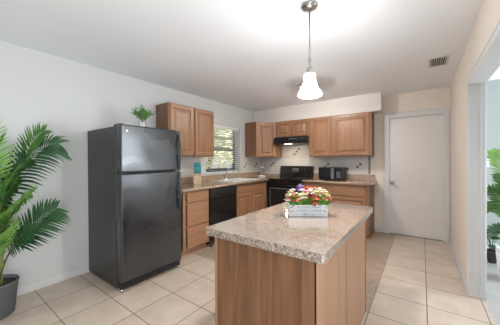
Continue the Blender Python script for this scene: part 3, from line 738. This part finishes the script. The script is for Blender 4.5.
# ------------------------------------------------------------------ island
IX0, IX1, IY0, IY1 = 2.152, 2.800, 1.055, 2.240
ITB, ITT = .857, .900
t = thing('kitchen_island', 'maple kitchen island cabinet in the middle of the floor', 'kitchen island', (IX0, IY0, 0))
obj('carcass', one(IX0+.014, IX1-.014, IY0+.014, IY1-.014, .0005, ITB-.0005), 'woodside', t)
obj('front_panel', one(IX0+.026, IX1-.075, IY0+.006, IY0+.0135, .002, ITB-.0005), 'woodislshaded', t)
for a, c in ((IX0, IX0+.018),):
    obj('corner_post', one(a, c, IY0, IY0+.03, .001, ITB-.0005, .002, 1), 'wood', t)
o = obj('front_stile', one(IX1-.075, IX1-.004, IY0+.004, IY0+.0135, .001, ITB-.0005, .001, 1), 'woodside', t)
obj('side_panel', one(IX1-.0135, IX1-.003, IY0+.004, 1.578, .001, ITB-.0005, .001, 1), 'wood', t)  # lighter wood than the front stands in for light on this side
obj('side_panel', one(IX1-.0135, IX1-.003, 1.590, IY1-.035, .001, ITB-.0005, .001, 1), 'wood', t)  # lighter for the same light on this side
obj('corner_post', one(IX1-.03, IX1, IY1-.034, IY1, .001, ITB-.0005, .002, 1), 'woodside', t)
obj('seam_strip', one(IX1-.0135, IX1-.008, 1.578, 1.590, .001, ITB-.0005), 'woodside', t)
for a, c in ((IY0+.035, 1.62), (1.64, IY1-.03)):           # kitchen-side doors
    bm = B(); panel(bm, (IX0+.014, c, .10), (0, -1, 0), (0, 0, 1), (-1, 0, 0), c-a, .56, RAISED); obj('door', bm, 'wood', t)
    bm = B(); panel(bm, (IX0+.014, c, .68), (0, -1, 0), (0, 0, 1), (-1, 0, 0), c-a, .15, DRAWER); obj('drawer', bm, 'woodh', t)
bm = B()
def rrect(x0, x1, y0, y1, r, n=6):
    pts = []
    for cx_, cy_, a0 in ((x1-r, y1-r, 0), (x0+r, y1-r, 90), (x0+r, y0+r, 180), (x1-r, y0+r, 270)):
        for k in range(n+1):
            a = math.radians(a0+90*k/n); pts.append((cx_+r*math.cos(a), cy_+r*math.sin(a)))
    return pts
prism(bm, rrect(2.120, 2.852, 1.003, 2.270, .016), ITB, ITT, .006)
tag(obj('island_countertop', bm, 'granite'), 'large beige speckled granite slab topping the island', 'countertop')

# ------------------------------------------------------------------ flower box on the island
fb = thing('flower_box', 'whitewashed wooden box of colourful artificial flowers on the island', 'flower box', (2.500, 1.672, ITT+.0005), rotz=math.radians(32), local=True)
L2, D2, H = .137, .055, .081
bm = B()
box(bm, -L2, L2, -D2, -D2+.008, 0, H, .001, 1); box(bm, -L2, L2, D2-.008, D2, 0, H, .001, 1)
box(bm, -L2, -L2+.008, -D2+.008, D2-.008, 0, H); box(bm, L2-.008, L2, -D2+.008, D2-.008, 0, H); box(bm, -L2+.008, L2-.008, -D2+.008, D2-.008, 0, .006)
obj('box', bm, 'boxwhite', fb)
for a, c in ((-L2, -L2+.040), (L2-.048, L2-.002)):
    obj('batten', one(a, c, -D2-.006, -D2-.0003, -.0, H+.002, .001, 1), 'boxwhite', fb)
def text_mesh(body, size, x, z, mat, parent, y):
    cu = bpy.data.curves.new('lettering', 'FONT'); cu.body = body; cu.size = size; cu.align_x = 'CENTER'; cu.extrude = .0004
    tmp = bpy.data.objects.new('lettering', cu); COL.objects.link(tmp)
    dg = bpy.context.evaluated_depsgraph_get(); me = bpy.data.meshes.new_from_object(tmp.evaluated_get(dg))
    bpy.data.objects.remove(tmp)
    me.transform(Matrix.Translation((x, y, z)) @ Matrix.Rotation(PI/2, 4, 'X'))
    me.materials.clear(); me.materials.append(MAT[mat])
    o = bpy.data.objects.new('lettering', me); COL.objects.link(o); o.parent = parent
    return o
text_mesh('FLOWERS FOR', .0205, -.004, .057, 'ink', fb, -D2-.0006)
text_mesh('GARDEN & HOME', .0205, -.004, .034, 'ink', fb, -D2-.0006)
text_mesh('fresh & lovely', .0155, .004, .010, 'ink', fb, -D2-.0006)
for x, z, yo in ((-.118, .064, .0064), (-.118, .036, .0064), (-.072, .068, .0004), (-.030, .020, .0004), (.072, .066, .0004), (.087, .044, .0004), (.108, .042, .0064), (.119, .064, .0064), (.119, .038, .0064)):
    bm = B(); lathe(bm, [(.0045, -D2-yo), (.0042, -D2-yo-.0015), (.0015, -D2-yo-.0028)], (x, 0, z), 10, 'Y'); o = obj('ladybird', bm, 'red', fb)
rnd = random.Random(5)
def bloom(p, r, mat, kind):
    bm = B(); p = Vector(p)
    n = 3 if kind else 2
    for ring in range(n):
        k = 6+ring; rr = r*(.45+.55*(ring+1)/n)
        for i in range(k):
            a = 2*PI*(i+.5*ring)/k+rnd.random()*.4; el = 1.25-.85*ring+rnd.uniform(-.2, .2)
            d = Vector((math.cos(a)*math.cos(el), math.sin(a)*math.cos(el), math.sin(el))); s = Vector((-math.sin(a), math.cos(a), 0))
            q = p+d*rr*.15
            vs = [bm.verts.new(v) for v in (q, q+d*rr*.5+s*rr*.38, q+d*rr*1.0+s*rr*.22+Vector((0, 0, -.08*rr)), q+d*rr*1.05-s*rr*.22+Vector((0, 0, -.08*rr)), q+d*rr*.5-s*rr*.38)]
            bm.faces.new(vs)
    o = obj('flower', bm, mat, fb)
    return o
# (x, y, z, radius, colour) laid out as in the photograph, left to right
FL = [(-.142, -.05, .118, .030, 'pink'), (-.125, -.03, .150, .030, 'cream'), (-.135, -.01, .130, .024, 'rose'), (-.115, -.055, .128, .026, 'orange'),
      (-.105, .0, .155, .026, 'white'), (-.085, -.055, .118, .030, 'coral'), (-.092, -.03, .14, .022, 'pink'), (-.072, .01, .158, .026, 'violet'), (-.045, .02, .180, .032, 'lilac'),
      (-.060, -.05, .128, .028, 'cream'), (-.040, -.055, .138, .034, 'cream'), (-.035, -.06, .108, .026, 'orange'), (-.010, -.02, .142, .028, 'rose'), (.0, .02, .165, .028, 'coral'),
      (.012, -.05, .142, .030, 'crimson'), (.010, -.03, .160, .028, 'white'), (.028, -.055, .122, .026, 'rose'), (.030, .01, .162, .028, 'pink'), (.044, -.06, .100, .030, 'coral'),
      (.050, -.05, .132, .030, 'orange'), (.068, -.055, .122, .028, 'coral'), (.058, -.02, .150, .030, 'cream'), (.082, -.03, .150, .028, 'cream'), (.095, .01, .160, .026, 'white'),
      (.105, -.04, .138, .026, 'pink'), (.122, -.05, .128, .028, 'orange'), (.140, -.03, .130, .028, 'pink'), (.152, -.055, .112, .024, 'orange'), (.128, .0, .150, .024, 'cream'),
      (.020, .04, .170, .022, 'coral'), (-.015, -.06, .122, .022, 'pink'), (.062, .035, .165, .022, 'pink'), (-.100, .04, .150, .022, 'coral'), (.110, .04, .150, .024, 'cream')]
for x, y, z, r, c in FL: bloom((x, y, .084+(z-.088)*1.18+.010), r*1.05, 'petal_'+c, r > .027)
bm = B()
for i in range(700):
    x = rnd.uniform(-.14, .14); y = rnd.uniform(-.062, .05); z = rnd.uniform(.080, .150)
    a = Vector((rnd.gauss(0, .8), rnd.gauss(-.2, .8), rnd.gauss(.5, .6))).normalized(); o_ = a.orthogonal().normalized(); s = rnd.uniform(.010, .020)
    vs = [bm.verts.new(Vector((x, y, z))+q) for q in (a*0, a*s+o_*s*.4, a*s*2, a*s-o_*s*.4)]; bm.faces.new(vs)
for cx_, hh in ((-.075, .205), (.105, .200), (.128, .172), (-.02, .195), (.15, .15)):
    for k in range(22):
        u = k/21; p = Vector((cx_+rnd.gauss(0, .006), .02+rnd.gauss(0, .006), .10+(hh-.10)*u)); a = Vector((rnd.gauss(0, 1), rnd.gauss(0, 1), rnd.gauss(.5, .5))).normalized(); o_ = a.orthogonal().normalized(); s = .008
        vs = [bm.verts.new(p+q) for q in (a*0, a*s+o_*s*.4, a*s*2, a*s-o_*s*.4)]; bm.faces.new(vs)
obj('foliage', bm, 'flowerleaf', fb)
bm = B()
for x, y, z, r, c in FL: tube(bm, [(max(-.12, min(.12, x*.8)), max(-.04, min(.04, y*.6)), .007), (x, y, z)], .0012, 4)
obj('stems', bm, 'flowerleaf', fb)

# ------------------------------------------------------------------ knife block
kb = thing('knife_block', 'pale wooden knife block with teal-handled knives on the left counter', 'knife block', (.22, 2.635, CT+.0005), rotz=math.radians(-40), local=True); kb.scale = (1.22, 1.22, 1.22)
bm = B()
pr_ = [(.085, 0), (.085, .105), (.050, .135), (-.020, .205), (-.085, .165), (-.060, 0)]
a = [bm.verts.new((x, -.048, z)) for x, z in pr_]; c = [bm.verts.new((x, .048, z)) for x, z in pr_]
bm.faces.new(a[::-1]); bm.faces.new(c)
for i in range(6): bm.faces.new((a[i], a[(i+1) % 6], c[(i+1) % 6], c[i]))
bmesh.ops.bevel(bm, geom=list(bm.edges), offset=.003, segments=1, affect='EDGES')
obj('block', bm, 'blockwood', kb)
dv = Vector((.62, 0, .78)).normalized()
for px0, yy, pz0, Lh, wd in ((.000, -.028, .185, .115, .019), (.000, .006, .185, .120, .019), (-.015, .034, .195, .105, .017), (.036, -.030, .148, .090, .016), (.036, -.006, .148, .090, .016), (.036, .016, .148, .088, .016), (.036, .037, .148, .09, .016)):
    bm = B(); p = Vector((px0, yy, pz0)); s = Vector((dv.z, 0, -dv.x))
    tube(bm, [p-dv*.01, p+dv*.012, p+dv*.03, p+dv*(Lh*.6), p+dv*Lh], [wd*.75, wd*.8, wd, wd*.92, wd*.8], 8)
    o = obj('knife', bm, 'teal', kb); o['label'] = 'teal knife handle'
    bm = B(); tube(bm, [p-dv*.012, p+dv*.006], wd*.86, 8); obj('bolster', bm, 'blackm', o)

# kettle
kt = thing('glass_kettle', 'clear glass kettle with a pale handle in the counter corner', 'kettle', (.20, 4.58, CT+.0005), rotz=math.radians(-35), local=True); kt.scale = (1.12, 1.12, 1.05)
bm = B(); lathe(bm, [(.068, 0), (.072, .006), (.072, .022), (.066, .026)], (0, 0, 0), 24); o = obj('base', bm, 'white', kt); o['label'] = 'white kettle base'
bm = B(); lathe(bm, [(.066, .027), (.070, .05), (.068, .12), (.055, .185), (.050, .20), (.048, .20), (.053, .184), (.065, .12), (.067, .052), (.063, .030)], (0, 0, 0), 28, cap=False); obj('glass_body', bm, 'glass', kt)
bm = B(); lathe(bm, [(.050, .2005), (.050, .212), (.030, .222), (.012, .224), (.012, .236), (.006, .238)], (0, 0, 0), 24); obj('lid', bm, 'white', kt)
bm = B(); tube(bm, [(-.046, 0, .195), (-.085, 0, .205), (-.115, 0, .185), (-.125, 0, .13), (-.110, 0, .075)], [.011, .011, .012, .011, .009], 10); o = obj('handle', bm, 'white', kt)
bm = B(); tube(bm, [(-.112, 0, .082), (-.10, 0, .055), (-.068, 0, .04)], [.012, .013, .010], 10); obj('handle_foot', bm, 'blackm', kt)
bm = B(); profile_x(bm, [(-.014, .185), (.014, .185), (.012, .203), (-.012, .203)], .048, .072); obj('spout', bm, 'white', kt)

# outlet on the left wall
t = thing('wall_outlet', 'white electrical outlet on the tiles beside the knife block', 'outlet', (.0085, 2.945, 1.14))
obj('plate', one(.0065, .012, 2.91, 2.98, 1.085, 1.20, .002, 1), 'white', t)
bm = B()
for zz in (1.115, 1.17): box(bm, .012, .0135, 2.932, 2.958, zz-.016, zz+.016, .001, 1)
obj('sockets', bm, 'trim', t)
# light switch in the next room
t = thing('light_switch', 'white light switch on the aqua wall of the next room', 'light switch', (3.95, YB-.0125, 1.245))
obj('plate', one(3.915, 3.985, YB-.018, YB-.0125, 1.185, 1.305, .002, 1), 'white', t); obj('toggle', one(3.944, 3.956, YB-.028, YB-.018, 1.235, 1.262, .001, 1), 'white', t)

# ------------------------------------------------------------------ lamps and vent
PX, PY = 2.522, 1.678
t = thing('pendant_light', 'frosted bell glass pendant lamp on a nickel rod above the island', 'pendant lamp', (PX, PY, HC))
bm = B(); lathe(bm, [(.058, HC-.0005), (.060, HC-.010), (.054, HC-.020), (.028, HC-.030), (.012, HC-.036)], (PX, PY, 0), 28); cn = obj('canopy', bm, 'nickel', t)
for a in (.6, 3.7):
    bm = B(); lathe(bm, [(.006, HC-.024), (.007, HC-.029), (.003, HC-.033)], (PX+.045*math.cos(a), PY+.045*math.sin(a), 0), 10); obj('screw', bm, 'nickel', cn)
bm = B(); tube(bm, [(PX, PY, HC-.033), (PX, PY, 1.985)], .0055, 10); lathe(bm, [(.007, 2.06), (.011, 2.045), (.011, 2.03), (.007, 2.02)], (PX, PY, 0), 12); obj('rod', bm, 'nickel', t)
bm = B(); lathe(bm, [(.009, 1.995), (.020, 1.985), (.022, 1.962), (.017, 1.955), (.020, 1.948), (.031, 1.942), (.031, 1.934)], (PX, PY, 0), 20); obj('socket_cup', bm, 'nickel', t)
bm = B(); lathe(bm, [(.030, 1.938), (.0395, 1.934), (.042, 1.915), (.045, 1.88), (.052, 1.846), (.064, 1.822), (.080, 1.803), (.086, 1.792), (.087, 1.783), (.083, 1.775), (.080, 1.776), (.083, 1.784), (.082, 1.791), (.077, 1.800), (.061, 1.819), (.049, 1.844), (.042, 1.879), (.039, 1.914), (.037, 1.930), (.028, 1.934)], (PX, PY, 0), 32, cap=False); obj('glass_shade', bm, 'shade', t)
bm = B(); lathe(bm, [(.010, 1.938), (.012, 1.92), (.024, 1.88), (.027, 1.862), (.020, 1.84), (.006, 1.832)], (PX, PY, 0), 16); obj('bulb', bm, 'diffuser', t)
pl = point('pendant_bulb_light', (0, 0, 1.812-HC), 64, (1.0, .985, .97), .045); pl.parent = t
GX, GY = 1.785, 3.465
t = thing('flush_ceiling_light', 'round flush ceiling lamp half hidden behind the pendant shade', 'ceiling lamp', (GX, GY, HC))
bm = B(); lathe(bm, [(.166, HC-.0005), (.170, HC-.018), (.172, HC-.034), (.168, HC-.036), (.164, HC-.033), (.10, HC-.032), (.01, HC-.031)], (GX, GY, 0), 36); obj('rim', bm, 'nickel', t)
bm = B(); lathe(bm, [(.128, HC-.0355), (.120, HC-.055), (.09, HC-.078), (.05, HC-.090), (.012, HC-.093)], (GX, GY, 0), 32); obj('diffuser', bm, 'diffuser', t)
bm = B(); lathe(bm, [(.012, HC-.0935), (.014, HC-.103), (.006, HC-.113)], (GX, GY, 0), 14); obj('finial', bm, 'nickel', t)
gl = point('flush_lamp_light', (0, 0, -.054), 30, (1.0, .965, .93), .012); gl.parent = t
gd = area('flush_lamp_downlight', (0, 0, -.116), (0, 0, 0), .24, .24, 12, (1.0, .97, .94)); gd.data.shape = 'DISK'; gd.parent = t
t = thing('ceiling_vent', 'white-framed air vent with dark slats on the ceiling near the white door', 'air vent', (3.345, 3.53, HC))
bm = B()
vx0, vx1, vy0, vy1 = 3.275, 3.415, 3.395, 3.665
for a in ((vx0-.025, vx0, vy0-.025, vy1+.025), (vx1, vx1+.025, vy0-.025, vy1+.025), (vx0, vx1, vy0-.025, vy0), (vx0, vx1, vy1, vy1+.025)): box(bm, *a, HC-.008, HC-.0005, .002, 1)
obj('frame', bm, 'trim', t)
obj('duct_opening', one(vx0, vx1, vy0, vy1, HC-.002, HC-.0005), 'blackm', t)
bm = B()
for i in range(7):
    x = vx0+.010+.020*i
    box(bm, x-.0022, x+.0022, vy0, vy1, HC-.009, HC-.002)
obj('slats', bm, 'trim', t)

# ------------------------------------------------------------------ palms
def bez(p0, p1, p2, t): return p0*(1-t)**2 + p1*2*t*(1-t) + p2*t*t
def frond(parent, base, ctrl, tip, n, L, mat, t0=.35, droop=.25, roll=0.0, seed=0, clampx=None, width=.016, stemmat='stem', stemr=.006, fold=.35, clampy=None):
    rnd = random.Random(seed); p0, p1, p2 = Vector(base), Vector(ctrl), Vector(tip)
    bm = B(); side0 = None
    for i in range(n):
        u = i/(n-1); tt = t0+(1-t0)*u
        p = bez(p0, p1, p2, tt); d = (bez(p0, p1, p2, min(1, tt+.02))-bez(p0, p1, p2, tt-.02)).normalized()
        up = Vector((0, 0, 1)); s = d.cross(up)
        s = s.normalized() if s.length > .05 else Vector((0, 1, 0))
        s = Matrix.Rotation(roll, 3, d) @ s
        nrm = s.cross(d).normalized()
        ll = L*(.50+.62*math.sin(PI*min(1, (u*.80+.16))))*(1 if u < .9 else .85)
        fwd = .45+.65*u
        for sg in (-1, 1):
            l = ll*rnd.uniform(.88, 1.08)
            dr = (s*sg + d*fwd*rnd.uniform(.9, 1.1) + nrm*fold*rnd.uniform(.7, 1.3)).normalized()
            wv = dr.cross(nrm).normalized()
            w0 = width*rnd.uniform(.85, 1.1)
            pts = []
            for k, (uu, ww) in enumerate(((0, .35), (.25, 1.0), (.6, .85), (.85, .45), (1, .04))):
                q = p+dr*l*uu+Vector((0, 0, -1))*droop*l*uu*uu
                pts.append((q, ww*w0*.5))
            va = []; vb = []; vc = []
            for q, ww in pts:
                for lst, v in ((va, q-wv*ww), (vb, q-nrm*ww*.35), (vc, q+wv*ww)):
                    if clampx is not None: v = Vector((max(clampx, v.x), v.y, v.z))
                    if clampy is not None: v = Vector((v.x, min(clampy, v.y), v.z))
                    lst.append(bm.verts.new(v))
            for k in range(4):
                bm.faces.new((va[k], vb[k], vb[k+1], va[k+1])); bm.faces.new((vb[k], vc[k], vc[k+1], vb[k+1]))
    o = obj('frond', bm, mat, parent)
    bm = B(); m_ = 14
    tube(bm, [bez(p0, p1, p2, k/m_) for k in range(m_+1)], [stemr*(1-.8*k/m_) for k in range(m_+1)], 6); obj('frond_stem', bm, stemmat, o)
    return o
PXX, PYY = .255, .350
t = thing('areca_palm', 'large green palm in a ribbed dark grey pot by the left wall', 'potted palm', (PXX, PYY, 0))
bm = B(); prof = [(.118, .0005), (.124, .004), (.150, .268), (.155, .272), (.155, .284), (.145, .284), (.140, .260)]
lathe(bm, prof, (PXX, PYY, 0), 72, cap=False); lathe(bm, [(.118, .0005), (.116, .012)], (PXX, PYY, 0), 72)
for v in bm.verts:
    dx, dy = v.co.x-PXX, v.co.y-PYY; a = math.atan2(dy, dx)
    if .004 < v.co.z < .269 and math.hypot(dx, dy) > .123:
        k = 1+.008*(1 if int(round(a/(2*PI)*72)) % 2 else -1); v.co.x = PXX+dx*k; v.co.y = PYY+dy*k
obj('pot', bm, 'potgrey', t)
bm = B(); lathe(bm, [(.138, .245), (.140, .255), (.07, .263), (.01, .265)], (PXX, PYY, 0), 36); obj('soil', bm, 'soil', t)
def pb(i):
    a = i*2.4; return (PXX+.05*math.cos(a), PYY+.05*math.sin(a), .258)
FR = [  # ctrl, tip, n, L, mat, droop, roll, fold
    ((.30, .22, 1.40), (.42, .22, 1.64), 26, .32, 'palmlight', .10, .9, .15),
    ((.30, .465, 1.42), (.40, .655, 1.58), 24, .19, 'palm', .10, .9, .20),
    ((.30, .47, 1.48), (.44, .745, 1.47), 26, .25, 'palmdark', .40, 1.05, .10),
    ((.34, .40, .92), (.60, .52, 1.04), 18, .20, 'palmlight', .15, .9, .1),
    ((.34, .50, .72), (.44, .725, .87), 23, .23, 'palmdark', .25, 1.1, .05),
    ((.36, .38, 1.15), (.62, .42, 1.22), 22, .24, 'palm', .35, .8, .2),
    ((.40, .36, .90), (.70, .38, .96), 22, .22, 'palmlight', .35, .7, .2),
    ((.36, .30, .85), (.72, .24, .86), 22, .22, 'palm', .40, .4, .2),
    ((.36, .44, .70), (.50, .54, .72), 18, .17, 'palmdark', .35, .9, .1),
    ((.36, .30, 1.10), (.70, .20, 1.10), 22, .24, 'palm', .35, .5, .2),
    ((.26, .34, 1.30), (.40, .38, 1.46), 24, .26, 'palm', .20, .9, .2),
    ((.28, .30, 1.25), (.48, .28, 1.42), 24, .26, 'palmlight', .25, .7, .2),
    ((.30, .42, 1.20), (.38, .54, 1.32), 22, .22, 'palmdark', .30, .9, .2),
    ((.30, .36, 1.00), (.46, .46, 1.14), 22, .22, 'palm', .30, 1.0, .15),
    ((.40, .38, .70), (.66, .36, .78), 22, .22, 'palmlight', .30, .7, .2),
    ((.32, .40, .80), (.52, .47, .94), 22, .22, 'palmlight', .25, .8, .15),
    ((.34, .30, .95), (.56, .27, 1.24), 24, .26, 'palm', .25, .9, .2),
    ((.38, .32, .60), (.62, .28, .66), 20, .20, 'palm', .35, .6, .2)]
for i, (c, tp, n, L, mt, dr, ro, fo) in enumerate(FR):
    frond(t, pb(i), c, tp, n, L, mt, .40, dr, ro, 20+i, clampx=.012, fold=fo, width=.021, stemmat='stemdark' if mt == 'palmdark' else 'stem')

QX, QY = 3.965, 3.67
t = thing('parlour_palm', 'green palm in a white pot in the next room beyond the cased opening', 'potted palm', (QX, QY, 0))
bm = B(); lathe(bm, [(.095, .0005), (.118, .25), (.122, .34), (.113, .34), (.108, .31)], (QX, QY, 0), 36, cap=False); lathe(bm, [(.095, .0005), (.093, .01)], (QX, QY, 0), 36); obj('pot', bm, 'potwhite', t)
bm = B(); lathe(bm, [(.107, .29), (.109, .305), (.05, .315), (.01, .317)], (QX, QY, 0), 28); obj('soil', bm, 'soil', t)
for i, (c, tp, mt) in enumerate((((3.93, 3.68, 1.15), (3.815, 3.70, 1.38), 'palmlight'), ((3.92, 3.66, .95), (3.80, 3.66, .96), 'palm'), ((3.92, 3.66, .80), (3.80, 3.70, .74), 'palm'),
                               ((3.91, 3.60, .60), (3.80, 3.58, .53), 'palmdark'), ((3.98, 3.68, 1.0), (3.88, 3.66, 1.13), 'palm'), ((3.94, 3.62, .85), (3.86, 3.52, .86), 'palm'),
                               ((4.0, 3.64, 1.1), (4.15, 3.60, 1.4), 'palm'), ((4.02, 3.6, .8), (4.25, 3.5, .95), 'palm'), ((3.97, 3.74, 1.1), (3.92, 3.90, 1.35), 'palmlight'), ((4.0, 3.76, .8), (4.1, 3.98, .9), 'palmdark'))):
    frond(t, (QX+.03*math.cos(i*2.4), QY+.03*math.sin(i*2.4), .31), c, tp, 15, .15, mt, .50, .25, .8, 60+i, width=.026, clampx=XR+T+.03, clampy=YB-.04)
WX, WY = 3.905, 4.20
t = thing('potted_plant', 'small dark-leaved plant in a black pot beside the white pot', 'potted plant', (WX, WY, 0))
bm = B(); lathe(bm, [(.035, .0005), (.100, .135), (.105, .145), (.095, .145), (.088, .125)], (WX, WY, 0), 28, cap=False); lathe(bm, [(.035, .0005), (.033, .01)], (WX, WY, 0), 28); obj('pot', bm, 'potblack', t)
bm = B(); lathe(bm, [(.086, .11), (.088, .12), (.01, .13)], (WX, WY, 0), 24); obj('soil', bm, 'soil', t)
rnd = random.Random(9); bm = B(); bs = B()
for i in range(16):
    a = i*2.4; el = rnd.uniform(.5, 1.35); l = rnd.uniform(.16, .30)
    d = Vector((math.cos(a)*math.cos(el), math.sin(a)*math.cos(el), math.sin(el))); p = Vector((WX, WY, .14))+d*l
    tube(bs, [(WX, WY, .12), Vector((WX, WY, .14))+d*l*.6+Vector((0, 0, .02)), p], .003, 5)
    o_ = Vector((-math.sin(a), math.cos(a), 0)); e = (d+Vector((0, 0, -.7))).normalized(); s = rnd.uniform(.05, .08)
    pts = [bm.verts.new(p+q) for q in (o_*0, o_*s*.55+e*s*.3, o_*s*.6+e*s*.9, e*s*1.7, -o_*s*.6+e*s*.9, -o_*s*.55+e*s*.3)]
    bm.faces.new(pts)
obj('foliage', bm, 'palmdark', t); obj('stems', bs, 'stemdark', t)

for o in bpy.data.objects:
    if '_base' in o: del o['_base']
